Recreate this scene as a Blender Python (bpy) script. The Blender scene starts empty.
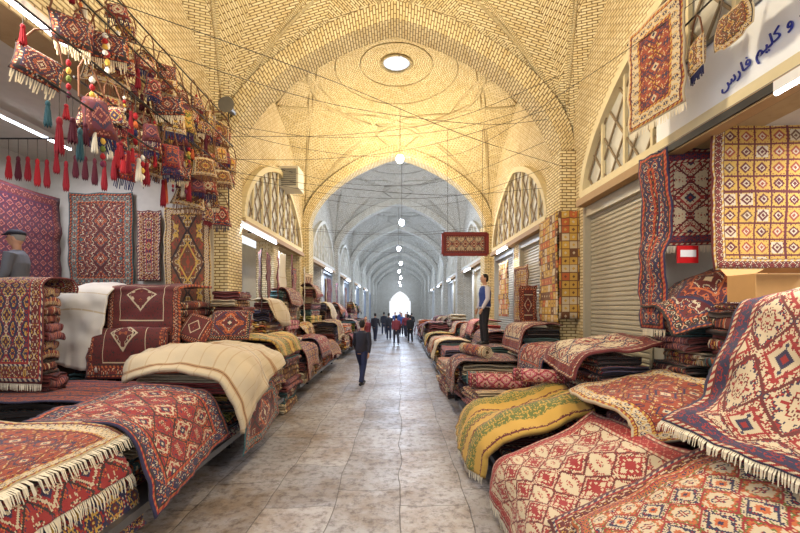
import bpy, math, random
from mathutils import Vector, Matrix, noise
random.seed(7)
R=random.uniform
scene=bpy.context.scene
COL=scene.collection
def lin(c):
    return tuple(((v/255)/12.92 if v/255<=0.04045 else (((v/255)+0.055)/1.055)**2.4) for v in c)+(1.0,)
C=dict(red=(160,26,34),dred=(100,16,26),navy=(30,34,76),cream=(216,198,164),orange=(200,102,52),teal=(54,104,108),
 brown=(112,70,44),yellow=(214,170,74),green=(104,116,50),pink=(204,112,126),purple=(104,32,64),black=(34,26,30),
 tan=(186,148,104),white=(236,232,220),rust=(160,66,40),grey=(150,146,140),blue=(50,80,150),rose=(198,124,104))
# ---------------------------------------------------------------- node helper
class NT:
    def __init__(s,name):
        s.mat=bpy.data.materials.new(name); s.mat.use_nodes=True
        s.t=s.mat.node_tree; s.t.nodes.clear(); s.n=s.t.nodes; s.l=s.t.links
        s.out=s.n.new('ShaderNodeOutputMaterial'); s.b=s.n.new('ShaderNodeBsdfPrincipled')
        s.l.new(s.b.outputs[0],s.out.inputs[0])
    def put(s,inp,v):
        if isinstance(v,bpy.types.NodeSocket): s.l.new(v,inp)
        else: inp.default_value=v
    def m(s,op,a,b=None,c=None):
        n=s.n.new('ShaderNodeMath'); n.operation=op
        s.put(n.inputs[0],a)
        if b is not None: s.put(n.inputs[1],b)
        if c is not None: s.put(n.inputs[2],c)
        return n.outputs[0]
    def mix(s,f,a,b,mode='MIX'):
        n=s.n.new('ShaderNodeMix'); n.data_type='RGBA'; n.blend_type=mode
        s.put(n.inputs[0],f); s.put(n.inputs[6],a); s.put(n.inputs[7],b); return n.outputs[2]
    def ramp(s,v,stops,interp='CONSTANT'):
        n=s.n.new('ShaderNodeValToRGB'); r=n.color_ramp; r.interpolation=interp
        while len(r.elements)<len(stops): r.elements.new(0.5)
        for e,(p,c) in zip(r.elements,stops): e.position=p
        for e,(p,c) in zip(r.elements,stops): e.color=c
        s.put(n.inputs[0],v); return n.outputs[0]
    def comb(s,x,y,z=0.0):
        n=s.n.new('ShaderNodeCombineXYZ'); s.put(n.inputs[0],x); s.put(n.inputs[1],y); s.put(n.inputs[2],z); return n.outputs[0]
    def sep(s,v):
        n=s.n.new('ShaderNodeSeparateXYZ'); s.l.new(v,n.inputs[0]); return n.outputs
    def coord(s,k):
        n=s.n.new('ShaderNodeTexCoord'); return n.outputs[k]
    def noise(s,v,scale,det=2,rough=.5):
        n=s.n.new('ShaderNodeTexNoise'); s.put(n.inputs['Vector'],v); n.inputs['Scale'].default_value=scale
        n.inputs['Detail'].default_value=det; n.inputs['Roughness'].default_value=rough; return n.outputs[0]
    def bump(s,h,st=.3,d=.01):
        n=s.n.new('ShaderNodeBump'); n.inputs['Strength'].default_value=st; n.inputs['Distance'].default_value=d
        s.put(n.inputs['Height'],h); s.l.new(n.outputs[0],s.b.inputs['Normal'])
    def fin(s,col,rough=.8,metal=0):
        s.put(s.b.inputs['Base Color'],col); s.put(s.b.inputs['Roughness'],rough); s.b.inputs['Metallic'].default_value=metal
        return s.mat
_pl={}
def plain(name,rgb,rough=.7,metal=0,var=.15,emit=0):
    key=(name,rgb,rough,metal,emit)
    if key in _pl: return _pl[key]
    s=NT(name); c=lin(rgb)
    nz=s.noise(s.coord('Object'),9,3)
    d=tuple(v*(1-var) for v in c[:3])+(1,)
    s.fin(s.mix(nz,c,d),rough,metal)
    if emit:
        s.b.inputs['Emission Color'].default_value=c; s.b.inputs['Emission Strength'].default_value=emit
    _pl[key]=s.mat; return s.mat
def rugmat(name,W,L,cols,mode='all',tile=.3,bord=.2,seed=0.0,k=.0095):
    f,b,c1,c2,o=[lin(C[x]) for x in cols]
    s=NT(name); u=s.sep(s.coord('UV'))
    x=s.m('MULTIPLY',s.m('FLOOR',s.m('DIVIDE',u[0],k)),k); y=s.m('MULTIPLY',s.m('FLOOR',s.m('DIVIDE',u[1],k)),k)
    ax=s.m('ABSOLUTE',x); ay=s.m('ABSOLUTE',y)
    e=s.m('MINIMUM',s.m('SUBTRACT',W/2,ax),s.m('SUBTRACT',L/2,ay))
    if mode in('stripe','bands'):
        zz=s.m('MULTIPLY',s.m('PINGPONG',ax,.05),.5)
        v=s.m('FRACT',s.m('ADD',s.m('MULTIPLY',s.m('ADD',y,zz if mode=='stripe' else 0.0),1/tile),seed))
        if mode=='stripe':
            col=s.ramp(v,[(0,f),(.16,o),(.2,c1),(.36,b),(.42,f),(.55,c2),(.6,o),(.66,c2),(.8,c1),(.86,f)])
            nz=s.noise(s.comb(s.m('PINGPONG',ax,.1),y,seed),45,1)
            col=s.mix(s.m('GREATER_THAN',nz,.55),col,c2)
        else:
            col=s.ramp(v,[(0,f),(.4,c1),(.43,f),(.5,c2),(.515,f),(.72,b),(.75,o),(.76,b),(.79,f)])
            col=s.mix(s.m('MULTIPLY',s.m('LESS_THAN',s.m('ABSOLUTE',s.m('SUBTRACT',s.m('PINGPONG',ax,.16),.08)),.006),.5),col,b)
    else:
        if mode in('med','solo'):
            asp=max(1.0,L/W*.8); tx=s.m('PINGPONG',ax,W*.5); ty=s.m('DIVIDE',s.m('PINGPONG',ay,tile*asp*.5) if mode=='med' else ay,asp)
            dd=s.m('DIVIDE',s.m('ADD',tx,ty),tile); sc=15; rings=2.4; na=1.5
        else:
            tx=s.m('PINGPONG',ax,tile*.5); ty=s.m('PINGPONG',ay,tile*.6)
            dd=s.m('DIVIDE',s.m('ADD',tx,ty),tile); sc=23; rings=1.6; na=1.5
        nz=s.noise(s.comb(tx,ty,seed*3.7+1),sc,1)
        v=s.m('FRACT',s.m('ADD',s.m('MULTIPLY',dd,rings),s.m('MULTIPLY',nz,na)))
        if mode=='grid':
            ix=s.m('FLOOR',s.m('DIVIDE',s.m('ADD',x,100*tile),tile)); iy=s.m('FLOOR',s.m('DIVIDE',s.m('ADD',y,100*tile),tile))
            gx=s.m('ABSOLUTE',s.m('SUBTRACT',s.m('FRACT',s.m('DIVIDE',s.m('ADD',x,100*tile),tile)),.5))
            gy=s.m('ABSOLUTE',s.m('SUBTRACT',s.m('FRACT',s.m('DIVIDE',s.m('ADD',y,100*tile),tile)),.5))
            wn=s.n.new('ShaderNodeTexWhiteNoise'); s.l.new(s.comb(ix,iy,seed),wn.inputs['Vector'])
            base=s.ramp(wn.outputs[0],[(0,f),(.3,c1),(.5,c2),(.72,b),(.86,f)])
            mx=s.m('MAXIMUM',gx,gy); sm=s.m('ADD',gx,gy)
            if bord>0:
                base=s.mix(s.m('GREATER_THAN',wn.outputs[0],.72),f,c2)
                n4=s.noise(s.comb(gx,gy,seed),11,1)
                mot=s.ramp(wn.outputs[0],[(0,b),(.35,c1),(.6,o),(.8,b)])
                col=s.mix(s.m('GREATER_THAN',mx,.37),base,f)
                col=s.mix(s.m('GREATER_THAN',mx,.44),col,b)
                col=s.mix(s.m('LESS_THAN',sm,.36),col,mot)
                col=s.mix(s.m('LESS_THAN',sm,.22),col,c2)
                col=s.mix(s.m('LESS_THAN',sm,.12),col,mot)
                col=s.mix(s.m('GREATER_THAN',n4,.62),col,mot)
            else:
                col=s.mix(s.m('GREATER_THAN',mx,.44),base,o)
                col=s.mix(s.m('LESS_THAN',sm,.2),col,s.ramp(s.m('FRACT',s.m('ADD',wn.outputs[0],.37)),[(0,c2),(.4,o),(.7,f)]))
        else:
            col=s.ramp(v,[(0,f),(.26,c1),(.38,o),(.43,f),(.6,c2),(.7,o),(.74,b),(.82,f)])
            if mode=='all':
                col=s.mix(s.m('LESS_THAN',s.m('ABSOLUTE',s.m('SUBTRACT',dd,.56)),.035),col,o)
                col=s.mix(s.m('LESS_THAN',s.m('ABSOLUTE',s.m('SUBTRACT',dd,.34)),.03),col,c1)
                col=s.mix(s.m('LESS_THAN',dd,.16),col,b); col=s.mix(s.m('LESS_THAN',dd,.07),col,c1)
            if mode=='med':
                col=s.mix(s.m('LESS_THAN',s.m('ABSOLUTE',s.m('SUBTRACT',dd,.52)),.03),col,o)
                col=s.mix(s.m('LESS_THAN',s.m('ABSOLUTE',s.m('SUBTRACT',dd,.3)),.025),col,c2)
                col=s.mix(s.m('LESS_THAN',dd,.07),col,c1)
            if mode=='solo':
                n3=s.noise(s.comb(tx,ty,seed),40,1)
                pf=s.mix(s.m('GREATER_THAN',n3,.62),f,o)
                col=s.mix(s.m('GREATER_THAN',dd,.22),col,pf)
                col=s.mix(s.m('LESS_THAN',s.m('ABSOLUTE',s.m('SUBTRACT',dd,.22)),.015),col,c1)
                rr=s.m('MAXIMUM',tx,ty)
                col=s.mix(s.m('LESS_THAN',s.m('ABSOLUTE',s.m('SUBTRACT',rr,tile*.34)),.005),col,c1)
    if bord>0:
        bt=bord*.55
        bx=s.m('PINGPONG',ax,bt*.5); by=s.m('PINGPONG',ay,bt*.5)
        bv=s.m('FRACT',s.m('ADD',s.m('MULTIPLY',s.m('DIVIDE',s.m('ADD',bx,by),bt),1.6),s.m('MULTIPLY',s.noise(s.comb(bx,by,seed+5),30,1),1.1)))
        bc=s.ramp(bv,[(0,b),(.35,c2),(.5,o),(.56,b),(.72,c1),(.85,b)])
        col=s.mix(s.m('LESS_THAN',e,bord),col,o)
        sp=s.ramp(s.m('FRACT',s.m('DIVIDE',s.m('ADD',x,y),.06)),[(0,c2),(.5,f)])
        col=s.mix(s.m('LESS_THAN',e,bord*.93),col,sp)
        col=s.mix(s.m('LESS_THAN',e,bord*.8),col,bc)
        col=s.mix(s.m('LESS_THAN',e,bord*.28),col,o)
        col=s.mix(s.m('LESS_THAN',e,bord*.2),col,sp)
        col=s.mix(s.m('LESS_THAN',e,bord*.08),col,b)
    w=s.noise(s.coord('UV'),3,3); fine=s.noise(s.coord('UV'),160,2)
    col=s.mix(s.m('MULTIPLY',w,.5),col,s.mix(1,col,(.56,.52,.5,1),'MULTIPLY'))
    ab=s.noise(s.comb(0.0,y,seed),9,3); col=s.mix(s.m('MULTIPLY',ab,.12),col,lin((184,150,122)))
    col=s.mix(s.m('MULTIPLY',fine,.35),col,s.mix(1,col,(.5,.5,.5,1),'MULTIPLY'))
    s.fin(col,.92); s.b.inputs['Sheen Weight'].default_value=.08
    s.bump(fine,.5,.006)
    return s.mat
# ---------------------------------------------------------------- mesh helpers
class G:
    def __init__(s): s.v=[];s.f=[];s.uv=[];s.mi=[]
    def quad(s,ps,uv=None,mi=0):
        n=len(s.v); s.v+= [tuple(p) for p in ps]; s.f.append(tuple(range(n,n+len(ps))))
        s.uv+= (uv or [(0,0)]*len(ps)); s.mi.append(mi)
    def face(s,idx,uv=None,mi=0):
        s.f.append(tuple(idx)); s.uv+=(uv or [(0,0)]*len(idx)); s.mi.append(mi)
    def box(s,a,b,mi=0):
        x0,y0,z0=a;x1,y1,z1=b; n=len(s.v)
        s.v+=[(x0,y0,z0),(x1,y0,z0),(x1,y1,z0),(x0,y1,z0),(x0,y0,z1),(x1,y0,z1),(x1,y1,z1),(x0,y1,z1)]
        for q in [(0,3,2,1),(4,5,6,7),(0,1,5,4),(1,2,6,5),(2,3,7,6),(3,0,4,7)]:
            s.face([n+i for i in q],None,mi)
    def beam(s,p,q,w,h=None,mi=0):
        p=Vector(p);q=Vector(q);h=h or w; d=(q-p).normalized()
        r=Vector((1,0,0)) if abs(d.x)<.9 else Vector((0,0,1))
        a=d.cross(r).normalized()*w/2; b=d.cross(a).normalized()*h/2; n=len(s.v)
        for c in (p,q): s.v+=[tuple(c+a+b),tuple(c-a+b),tuple(c-a-b),tuple(c+a-b)]
        for k in range(4): s.face([n+k,n+(k+1)%4,n+4+(k+1)%4,n+4+k],None,mi)
        s.face([n+3,n+2,n+1,n],None,mi); s.face([n+4,n+5,n+6,n+7],None,mi)
    def tube(s,pts,rad,seg=8,ref=(1,0,0),mi=0,cap=True):
        pts=[Vector(p) for p in pts]; rings=[]; ref=Vector(ref); N=len(pts)
        for i,p in enumerate(pts):
            d=(pts[min(i+1,N-1)]-pts[max(i-1,0)]).normalized()
            rr=ref if abs(d.dot(ref))<.95 else Vector((0,1,0.1))
            a=(rr-d*rr.dot(d)).normalized(); b=d.cross(a)
            r=rad[i] if isinstance(rad,(list,tuple)) else rad
            ra,rb=(r if isinstance(r,(list,tuple)) else (r,r)); n=len(s.v); rings.append(n)
            for k in range(seg):
                t=2*math.pi*k/seg; s.v.append(tuple(p+a*ra*math.cos(t)+b*rb*math.sin(t)))
        for i in range(N-1):
            for k in range(seg):
                k2=(k+1)%seg; s.face([rings[i]+k,rings[i]+k2,rings[i+1]+k2,rings[i+1]+k],[(k/seg,i),((k+1)/seg,i),((k+1)/seg,i+1),(k/seg,i+1)],mi)
        if cap:
            s.face([rings[0]+k for k in reversed(range(seg))],None,mi); s.face([rings[-1]+k for k in range(seg)],None,mi)
    def ball(s,c,r,seg=12,rings=8,mi=0):
        c=Vector(c); r=r if isinstance(r,(tuple,list)) else (r,r,r); n=len(s.v)
        for i in range(rings+1):
            ph=math.pi*i/rings
            for k in range(seg):
                t=2*math.pi*k/seg; s.v.append((c.x+r[0]*math.sin(ph)*math.cos(t),c.y+r[1]*math.sin(ph)*math.sin(t),c.z-r[2]*math.cos(ph)))
        for i in range(rings):
            for k in range(seg):
                k2=(k+1)%seg; s.face([n+i*seg+k,n+i*seg+k2,n+(i+1)*seg+k2,n+(i+1)*seg+k],None,mi)
    def mesh(s,name,mats,smooth=False):
        me=bpy.data.meshes.new(name); me.from_pydata(s.v,[],s.f)
        for m in (mats if isinstance(mats,list) else [mats]): me.materials.append(m)
        ul=me.uv_layers.new(name='UVMap')
        for i,q in enumerate(s.uv): ul.data[i].uv=q
        for p,mi in zip(me.polygons,s.mi): p.material_index=mi; p.use_smooth=smooth
        me.update(); return me
    def obj(s,name,mats,parent=None,smooth=False,**kw):
        return mk(name,s.mesh(name,mats,smooth),parent,**kw)
def mk(name,data,parent=None,label=None,cat=None,kind=None,group=None,loc=None):
    o=bpy.data.objects.new(name,data); COL.objects.link(o)
    if parent: o.parent=parent
    if loc: o.location=loc
    tag(o,label,cat,kind,group); return o
def tag(o,label=None,cat=None,kind=None,group=None):
    if label: o["label"]=label
    if cat: o["category"]=cat
    if kind: o["kind"]=kind
    if group: o["group"]=group
def cpy(o,loc=None,rotz=None,scale=None,group=None,label=None):
    n=o.copy(); COL.objects.link(n)
    for ch in o.children:
        c=ch.copy(); COL.objects.link(c); c.parent=n; c.matrix_parent_inverse=ch.matrix_parent_inverse.copy()
    if loc: n.location=loc
    if rotz is not None: n.rotation_euler=(0,0,rotz)
    if scale: n.scale=scale
    if group: n["group"]=group
    if label: n["label"]=label
    return n
def kill(o):
    for ch in list(o.children): bpy.data.objects.remove(ch)
    bpy.data.objects.remove(o)
# ---------------------------------------------------------------- constants
WL,WR=-3.6,3.4; CX=(WL+WR)/2; HW=(WR-WL)/2; SP,RISE=5.0,2.9
YA=1.15; BL=6.95; NB=9
def prof(t,k=.3):
    t=min(1,abs(t)); return (1-k)*math.sqrt(max(0,1-t*t))+k*(1-t)
# ---------------------------------------------------------------- structural materials
def brickmat(name,ca,cb,cm,uv,bw=.17,bh=.058,dirt=.35):
    s=NT(name)
    if uv: v=s.coord('UV')
    else:
        q=s.sep(s.coord('Object')); v=s.comb(s.m('ADD',q[0],q[1]),q[2])
    n=s.n.new('ShaderNodeTexBrick'); s.l.new(v,n.inputs['Vector']); n.inputs['Scale'].default_value=1
    n.inputs['Brick Width'].default_value=bw; n.inputs['Row Height'].default_value=bh; n.inputs['Mortar Size'].default_value=.01
    n.inputs['Mortar Smooth'].default_value=.4; n.inputs['Color1'].default_value=lin(ca); n.inputs['Color2'].default_value=lin(cb); n.inputs['Mortar'].default_value=lin(cm)
    d=s.noise(s.coord('Object'),.8,5,.65); d3=s.noise(s.coord('Object'),6,3,.6)
    col=s.mix(s.m('MULTIPLY',s.m('POWER',d,1.5),dirt*1.8),n.outputs[0],s.mix(1,n.outputs[0],(.66,.58,.48,1),'MULTIPLY'))
    col=s.mix(s.ramp(d3,[(.5,(0,0,0,1)),(.75,(.6,.6,.6,1))],'LINEAR'),col,s.mix(1,col,(.72,.64,.52,1),'MULTIPLY'))
    s.fin(col,.9); s.bump(s.m('SUBTRACT',1.0,n.outputs['Fac']),.8,.035); return s.mat
M_ceilw=brickmat('warm_lit_brick_vault',(250,236,194),(234,214,162),(140,114,72),True)  # near bays: glow of the warm lamps put into the brick colour
M_ceilc=brickmat('cool_lit_brick_vault',(226,224,214),(204,200,188),(124,122,114),True)  # far bays: same brick with the cool lamplight painted in
M_wallw=brickmat('warm_lit_brick_wall',(244,230,192),(228,208,162),(172,148,108),False)  # near wall brick, tinted as if under warm light
M_wallc=brickmat('cool_lit_brick_wall',(220,218,208),(200,196,184),(146,142,134),False)  # far wall brick, cool light painted into its colour
M_plaster=plain('white_plaster',(200,194,182),.9,0,.2)
M_wood=plain('dark_wood',(84,58,40),.6); M_iron=plain('dark_iron',(50,48,48),.5,.6); M_steel=plain('grey_steel',(120,120,122),.4,.7)
M_fringe=plain('cream_wool_fringe',(226,214,188),.95); M_cord=plain('cord',(70,62,54),.8)
# floor
s=NT('stone_paving'); q=s.sep(s.coord('Object'))
wob=s.m('MULTIPLY',s.m('SUBTRACT',s.noise(s.coord('Object'),.8,2),.5),.4)
n=s.n.new('ShaderNodeTexBrick'); s.l.new(s.comb(s.m('ADD',q[1],wob),s.m('ADD',q[0],s.m('MULTIPLY',wob,.5))),n.inputs['Vector']); n.inputs['Scale'].default_value=1
n.inputs['Brick Width'].default_value=1.1; n.inputs['Row Height'].default_value=.68; n.inputs['Mortar Size'].default_value=.008; n.offset=.37; n.inputs['Mortar Smooth'].default_value=.8; n.squash=1.4; n.squash_frequency=3
n.inputs['Color1'].default_value=lin((176,170,168)); n.inputs['Color2'].default_value=lin((148,145,148)); n.inputs['Mortar'].default_value=lin((104,98,94))
d=s.noise(s.coord('Object'),.9,8,.7); d2=s.noise(s.coord('Object'),10,8,.75); d4=s.noise(s.coord('Object'),2.5,6,.7)
col=s.mix(s.ramp(d,[(.42,(0,0,0,1)),(.6,(1,1,1,1))],'LINEAR'),n.outputs[0],s.mix(1,n.outputs[0],lin((206,186,162)),'MULTIPLY'))
col=s.mix(s.ramp(d2,[(.48,(0,0,0,1)),(.62,(.9,.9,.9,1))],'LINEAR'),col,s.mix(1,col,lin((176,168,166)),'MULTIPLY'))
s.fin(col,s.m('ADD',.16,s.m('ADD',s.m('MULTIPLY',d2,.3),s.m('MULTIPLY',d4,.35)))); s.b.inputs['Specular IOR Level'].default_value=.42
s.bump(s.m('SUBTRACT',s.m('MULTIPLY',d4,1.6),n.outputs['Fac']),.4,.014); M_floor=s.mat
# ---------------------------------------------------------------- floor, walls
YE=YA+BL*NB
g=G(); g.box((-7,-1,-.1),(6.5,YE,0)); g.obj('floor',M_floor,kind='structure',label='worn grey stone slab paving with a soft polish')
g=G(); g.box((-6.9,.9,0.36),(-5.3,7.6,1.35)); g.obj('floor_shop',M_wood,kind='structure',label='raised wooden floor inside the rug shop')
def wall(side):
    g=G(); X=WL if side=='left' else WR; s_=-1 if side=='left' else 1
    def B(xa,xb,y0,y1,z0,z1,mi=0): g.box((min(X+s_*xa,X+s_*xb),y0,z0),(max(X+s_*xa,X+s_*xb),y1,z1),mi)
    z_open=4.75 if side=='left' else 3.95
    if side=='left':
        B(0,.5,1.0,7.5,z_open,8.2); B(0,3.4,7.5,8.7,0,4.75,1); B(0,.5,7.5,8.7,4.75,8.2)
        B(3.2,3.4,.9,7.5,0,4.75,1); B(.5,3.4,.9,7.5,4.75,4.95,1)
    else:
        B(0,.5,-1,7.4,z_open,8.2); B(0,2.6,5.15,5.35,0,3.95,1); B(0,.5,7.4,8.8,0,8.2)
        B(2.4,2.6,-1,5.15,0,3.95,1); B(.5,2.6,-1,5.15,3.95,4.1,1); B(.5,.6,5.35,7.4,0,3.95,1)
    for b in range(1,NB):
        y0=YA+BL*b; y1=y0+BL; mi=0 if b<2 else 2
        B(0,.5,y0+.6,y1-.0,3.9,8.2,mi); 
        B(0,.5,y0+.6,y0+.9,0,3.9,mi); B(0,.5,y0+3.3,y0+3.8,0,3.9,mi); B(0,.5,y1-.7,y1+.6,0,3.9,mi)
        B(1.0,1.1,y0+.6,y1,0,3.9,1)
        B(0,.5,y1,y1+.6,3.9,8.2,mi)
    return g.obj('wall_'+side,[M_wallw,M_plaster,M_wallc],kind='structure',label='yellow brick bazaar wall with shop openings')
wall('left'); wall('right')
g=G()
xs=[-1.7+3.4*i/16 for i in range(17)]
g.box((WL-.5,YE,0),(-1.7,YE+.3,8.5)); g.box((1.7,YE,0),(WR+.5,YE+.3,8.5))
for a,b2 in zip(xs,xs[1:]):
    mxx=(a+b2)/2; g.box((a,YE,2.6+2.1*prof(mxx/1.7)),(b2,YE+.3,8.5))
g.obj('wall_back',M_wallc,kind='structure',label='distant end wall with a bright pointed doorway')
# ---------------------------------------------------------------- ceilings
def vz(u,v):
    mx=max(abs(u),abs(v)); k=.3*mx**3
    a=prof(u,k); b=prof(v,k); return SP+RISE*math.sqrt(max(0,a*a+b*b))
for b in range(NB):
    g=G(); yc=YA+BL*(b+.5); NA=96; NR=22; r0=.108
    pts={}
    for j in range(NR+1):
        for i in range(NA):
            th=2*math.pi*i/NA+math.pi/4; c,s_=math.cos(th),math.sin(th); Rb=1/max(abs(c),abs(s_))
            t=j/NR; r=r0+(Rb-r0)*t
            u,v=r*c,r*s_; u=max(-1,min(1,u)); v=max(-1,min(1,v))
            z=vz(u,v)
            if .5<t<.97 : z-=.07*abs(((i/6)%1)-.5)*2*math.sin((t-.5)/.47*math.pi)
            pts[j,i]=Vector((CX+u*HW,yc+v*BL/2,z)); g.v.append(tuple(pts[j,i]))
    for j in range(NR):
        for i in range(NA):
            i2=(i+1)%NA; sec=i//6; th=2*math.pi*(sec*6+3)/NA+math.pi/4
            if j>NR*.5: sec2=i//12; th=2*math.pi*(sec2*12+6)/NA+math.pi/4+ (.7 if ((i//6)+(j//5))%2 else -.7)
            T=Vector((-math.sin(th),math.cos(th),0)); D=Vector((math.cos(th),math.sin(th),0))
            def UV(p): return (p.dot(T)+3, (p-Vector((CX,yc,0))).dot(D)-p.z*1.0)
            ids=[j*NA+i,j*NA+i2,(j+1)*NA+i2,(j+1)*NA+i]; ps=[pts[j,i],pts[j,i2],pts[j+1,i2],pts[j+1,i]]
            g.face(ids,[UV(p) for p in ps])
    def rib(uv,w=.09):
        P=[Vector((CX+u*HW,yc+v*BL/2,vz(u,v)-.01)) for u,v in uv]; g.tube(P,(w*.5),5)
    def line(a,b2,w=.07,n=12): rib([(a[0]+(b2[0]-a[0])*t/n,a[1]+(b2[1]-a[1])*t/n) for t in range(n+1)],w)
    for sx in (1,-1):
        for sy in (1,-1):
            for (eu,ev) in ((.0,.72),(.72,.0),(-.51,.51),(.51,-.51)): line((sx*.985,sy*.985),(sx*eu,sy*ev),.075)
            line((sx*.02,sy*.985),(sx*.51,sy*.51),.06); line((sx*.985,sy*.02),(sx*.51,sy*.51),.06)
    for rr,w in ((.72,.12),(.122,.1),(.3,.03),(.5,.03)):
        rib([(rr*math.cos(2*math.pi*i/48),rr*math.sin(2*math.pi*i/48)) for i in range(49)],w)
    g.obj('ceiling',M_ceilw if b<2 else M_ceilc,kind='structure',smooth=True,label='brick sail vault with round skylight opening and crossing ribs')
for b in range(0,NB+1):
    y=YA+BL*b; g=G(); N=40; dy=.27
    P=[]
    for i in range(N+1):
        t=-1+2*i/N; a=math.sin(t*math.pi/2)
        P.append((Vector((CX+a*(HW-.22),0,SP-.1+(RISE-.12)*prof(a))),Vector((CX+a*(HW+.02),0,SP+.15+(RISE+.0)*prof(a)))))
    L=0
    for i in range(N):
        a,b2=P[i],P[i+1]; l=(b2[0]-a[0]).length
        def at(p,yy): return (p.x,y+yy,p.z)
        g.quad([at(a[0],-dy),at(b2[0],-dy),at(b2[0],dy),at(a[0],dy)],[(0,L),(0,L+l),(2*dy,L+l),(2*dy,L)])
        for sg in (-1,1):
            g.quad([at(a[0],sg*dy),at(a[1],sg*dy),at(b2[1],sg*dy),at(b2[0],sg*dy)],[(0,L),(.35,L),(.35,L+l),(0,L+l)])
        L+=l
    if b>0:
        for X0,X1 in ((WL-.05,WL+.26),(WR-.3,WR+.05)):
            n0=len(g.f); g.box((X0,y-.36,0),(X1,y+.36,SP+.05))
            for fi in range(6):
                f=g.f[n0+fi]; base=sum(len(g.f[k]) for k in range(n0+fi))
                for kk,vi in enumerate(f): p=g.v[vi]; g.uv[base+kk]=(p[0]+p[1],p[2])
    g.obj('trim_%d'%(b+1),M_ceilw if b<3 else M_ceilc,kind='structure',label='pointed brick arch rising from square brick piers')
# ---------------------------------------------------------------- lattice windows
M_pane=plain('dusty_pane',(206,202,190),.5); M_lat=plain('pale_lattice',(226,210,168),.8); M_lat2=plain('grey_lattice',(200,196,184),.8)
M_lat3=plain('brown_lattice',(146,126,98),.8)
wi=1
for b in range(0,6):
    for side in (-1,1):
        if b==0 and side==-1: continue
        yc=YA+BL*(b+.5); X=(WL+.02) if side<0 else (WR-.02); s_=-1 if side<0 else 1
        g=G(); hw=2.6; H=1.95; z0=4.02
        def ah(t): return H*prof(t,.25)
        N=30; prev=None
        for i in range(N+1):
            a=math.sin((-1+2*i/N)*math.pi/2); p=(X-s_*.05,yc+a*hw,z0+ah(a))
            if prev: g.beam(prev,p,.14,.14,0)
            prev=p
        g.beam((X-s_*.05,yc-hw,z0),(X-s_*.05,yc+hw,z0),.14,.16,0)
        for i in range(N):
            a0=math.sin((-1+2*i/N)*math.pi/2);a1=math.sin((-1+2*(i+1)/N)*math.pi/2)
            g.quad([(X,yc+a0*hw,z0),(X,yc+a1*hw,z0),(X,yc+a1*hw,z0+ah(a1)),(X,yc+a0*hw,z0+ah(a0))],None,1)
        for sl in (1.3,-1.3):
            for c in [-4.5+.45*k for k in range(21)]:
                ins=[]
                for k in range(81):
                    yy=-hw+2*hw*k/80; zz=sl*(yy-c)
                    if 0<=zz<=ah(yy/hw)-.02: ins.append((X-s_*.03,yc+yy,z0+zz))
                if len(ins)>1: g.beam(ins[0],ins[-1],.026,.026,2)
        for k in range(1,8):
            yy=-hw+2*hw*k/8; g.beam((X-s_*.04,yc+yy,z0),(X-s_*.04,yc+yy,z0+ah(yy/hw)),.05,.05,0)
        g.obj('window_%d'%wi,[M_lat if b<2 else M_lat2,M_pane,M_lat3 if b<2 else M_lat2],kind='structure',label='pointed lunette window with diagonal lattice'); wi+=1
        g=G(); g.box((min(X,X-s_*.16),yc-2.7,3.84),(max(X,X-s_*.16),yc+2.7,3.96)); g.obj('trim_%d'%(20+wi),plain('tan_timber',(170,136,92),.7),kind='structure',label='timber beam above the shop fronts')
# ---------------------------------------------------------------- shutters
def shutter(n,X,s_,y0,y1,z1=3.85,rgb=(190,180,158)):
    g=G(); k=int(z1/.075)
    for i in range(k):
        z=i*z1/k; h=z1/k; x=X+s_*.12
        pr=[(x,z),(x-s_*.022,z+h*.25),(x-s_*.022,z+h*.7),(x,z+h*.95)]
        for a,c in zip(pr,pr[1:]): g.quad([(a[0],y0,a[1]),(a[0],y1,a[1]),(c[0],y1,c[1]),(c[0],y0,c[1])])
    for yy in (y0,y1-.06): g.box((min(X,X+s_*.12)-.02,yy,0),(max(X,X+s_*.12),yy+.06,z1))
    g.box((min(X,X+s_*.3),y0,z1-.18),(max(X,X+s_*.3),y1,z1+.02))
    g.obj('door_%d'%n,plain('shutter_metal',rgb,.45,.15),kind='structure',label='closed corrugated metal roller shutter')
shutter(1,WR,1,5.36,7.39)
dn=2
for b in range(1,7):
    y0=YA+BL*b
    shutter(dn,WR,1,y0+.91,y0+3.29); dn+=1
    if b%2==1: shutter(dn,WR,1,y0+3.81,y0+6.24,rgb=(176,176,172)); dn+=1
    if b>=2: shutter(dn,WL,-1,y0+3.81,y0+6.24,rgb=(150,158,170)); dn+=1
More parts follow.
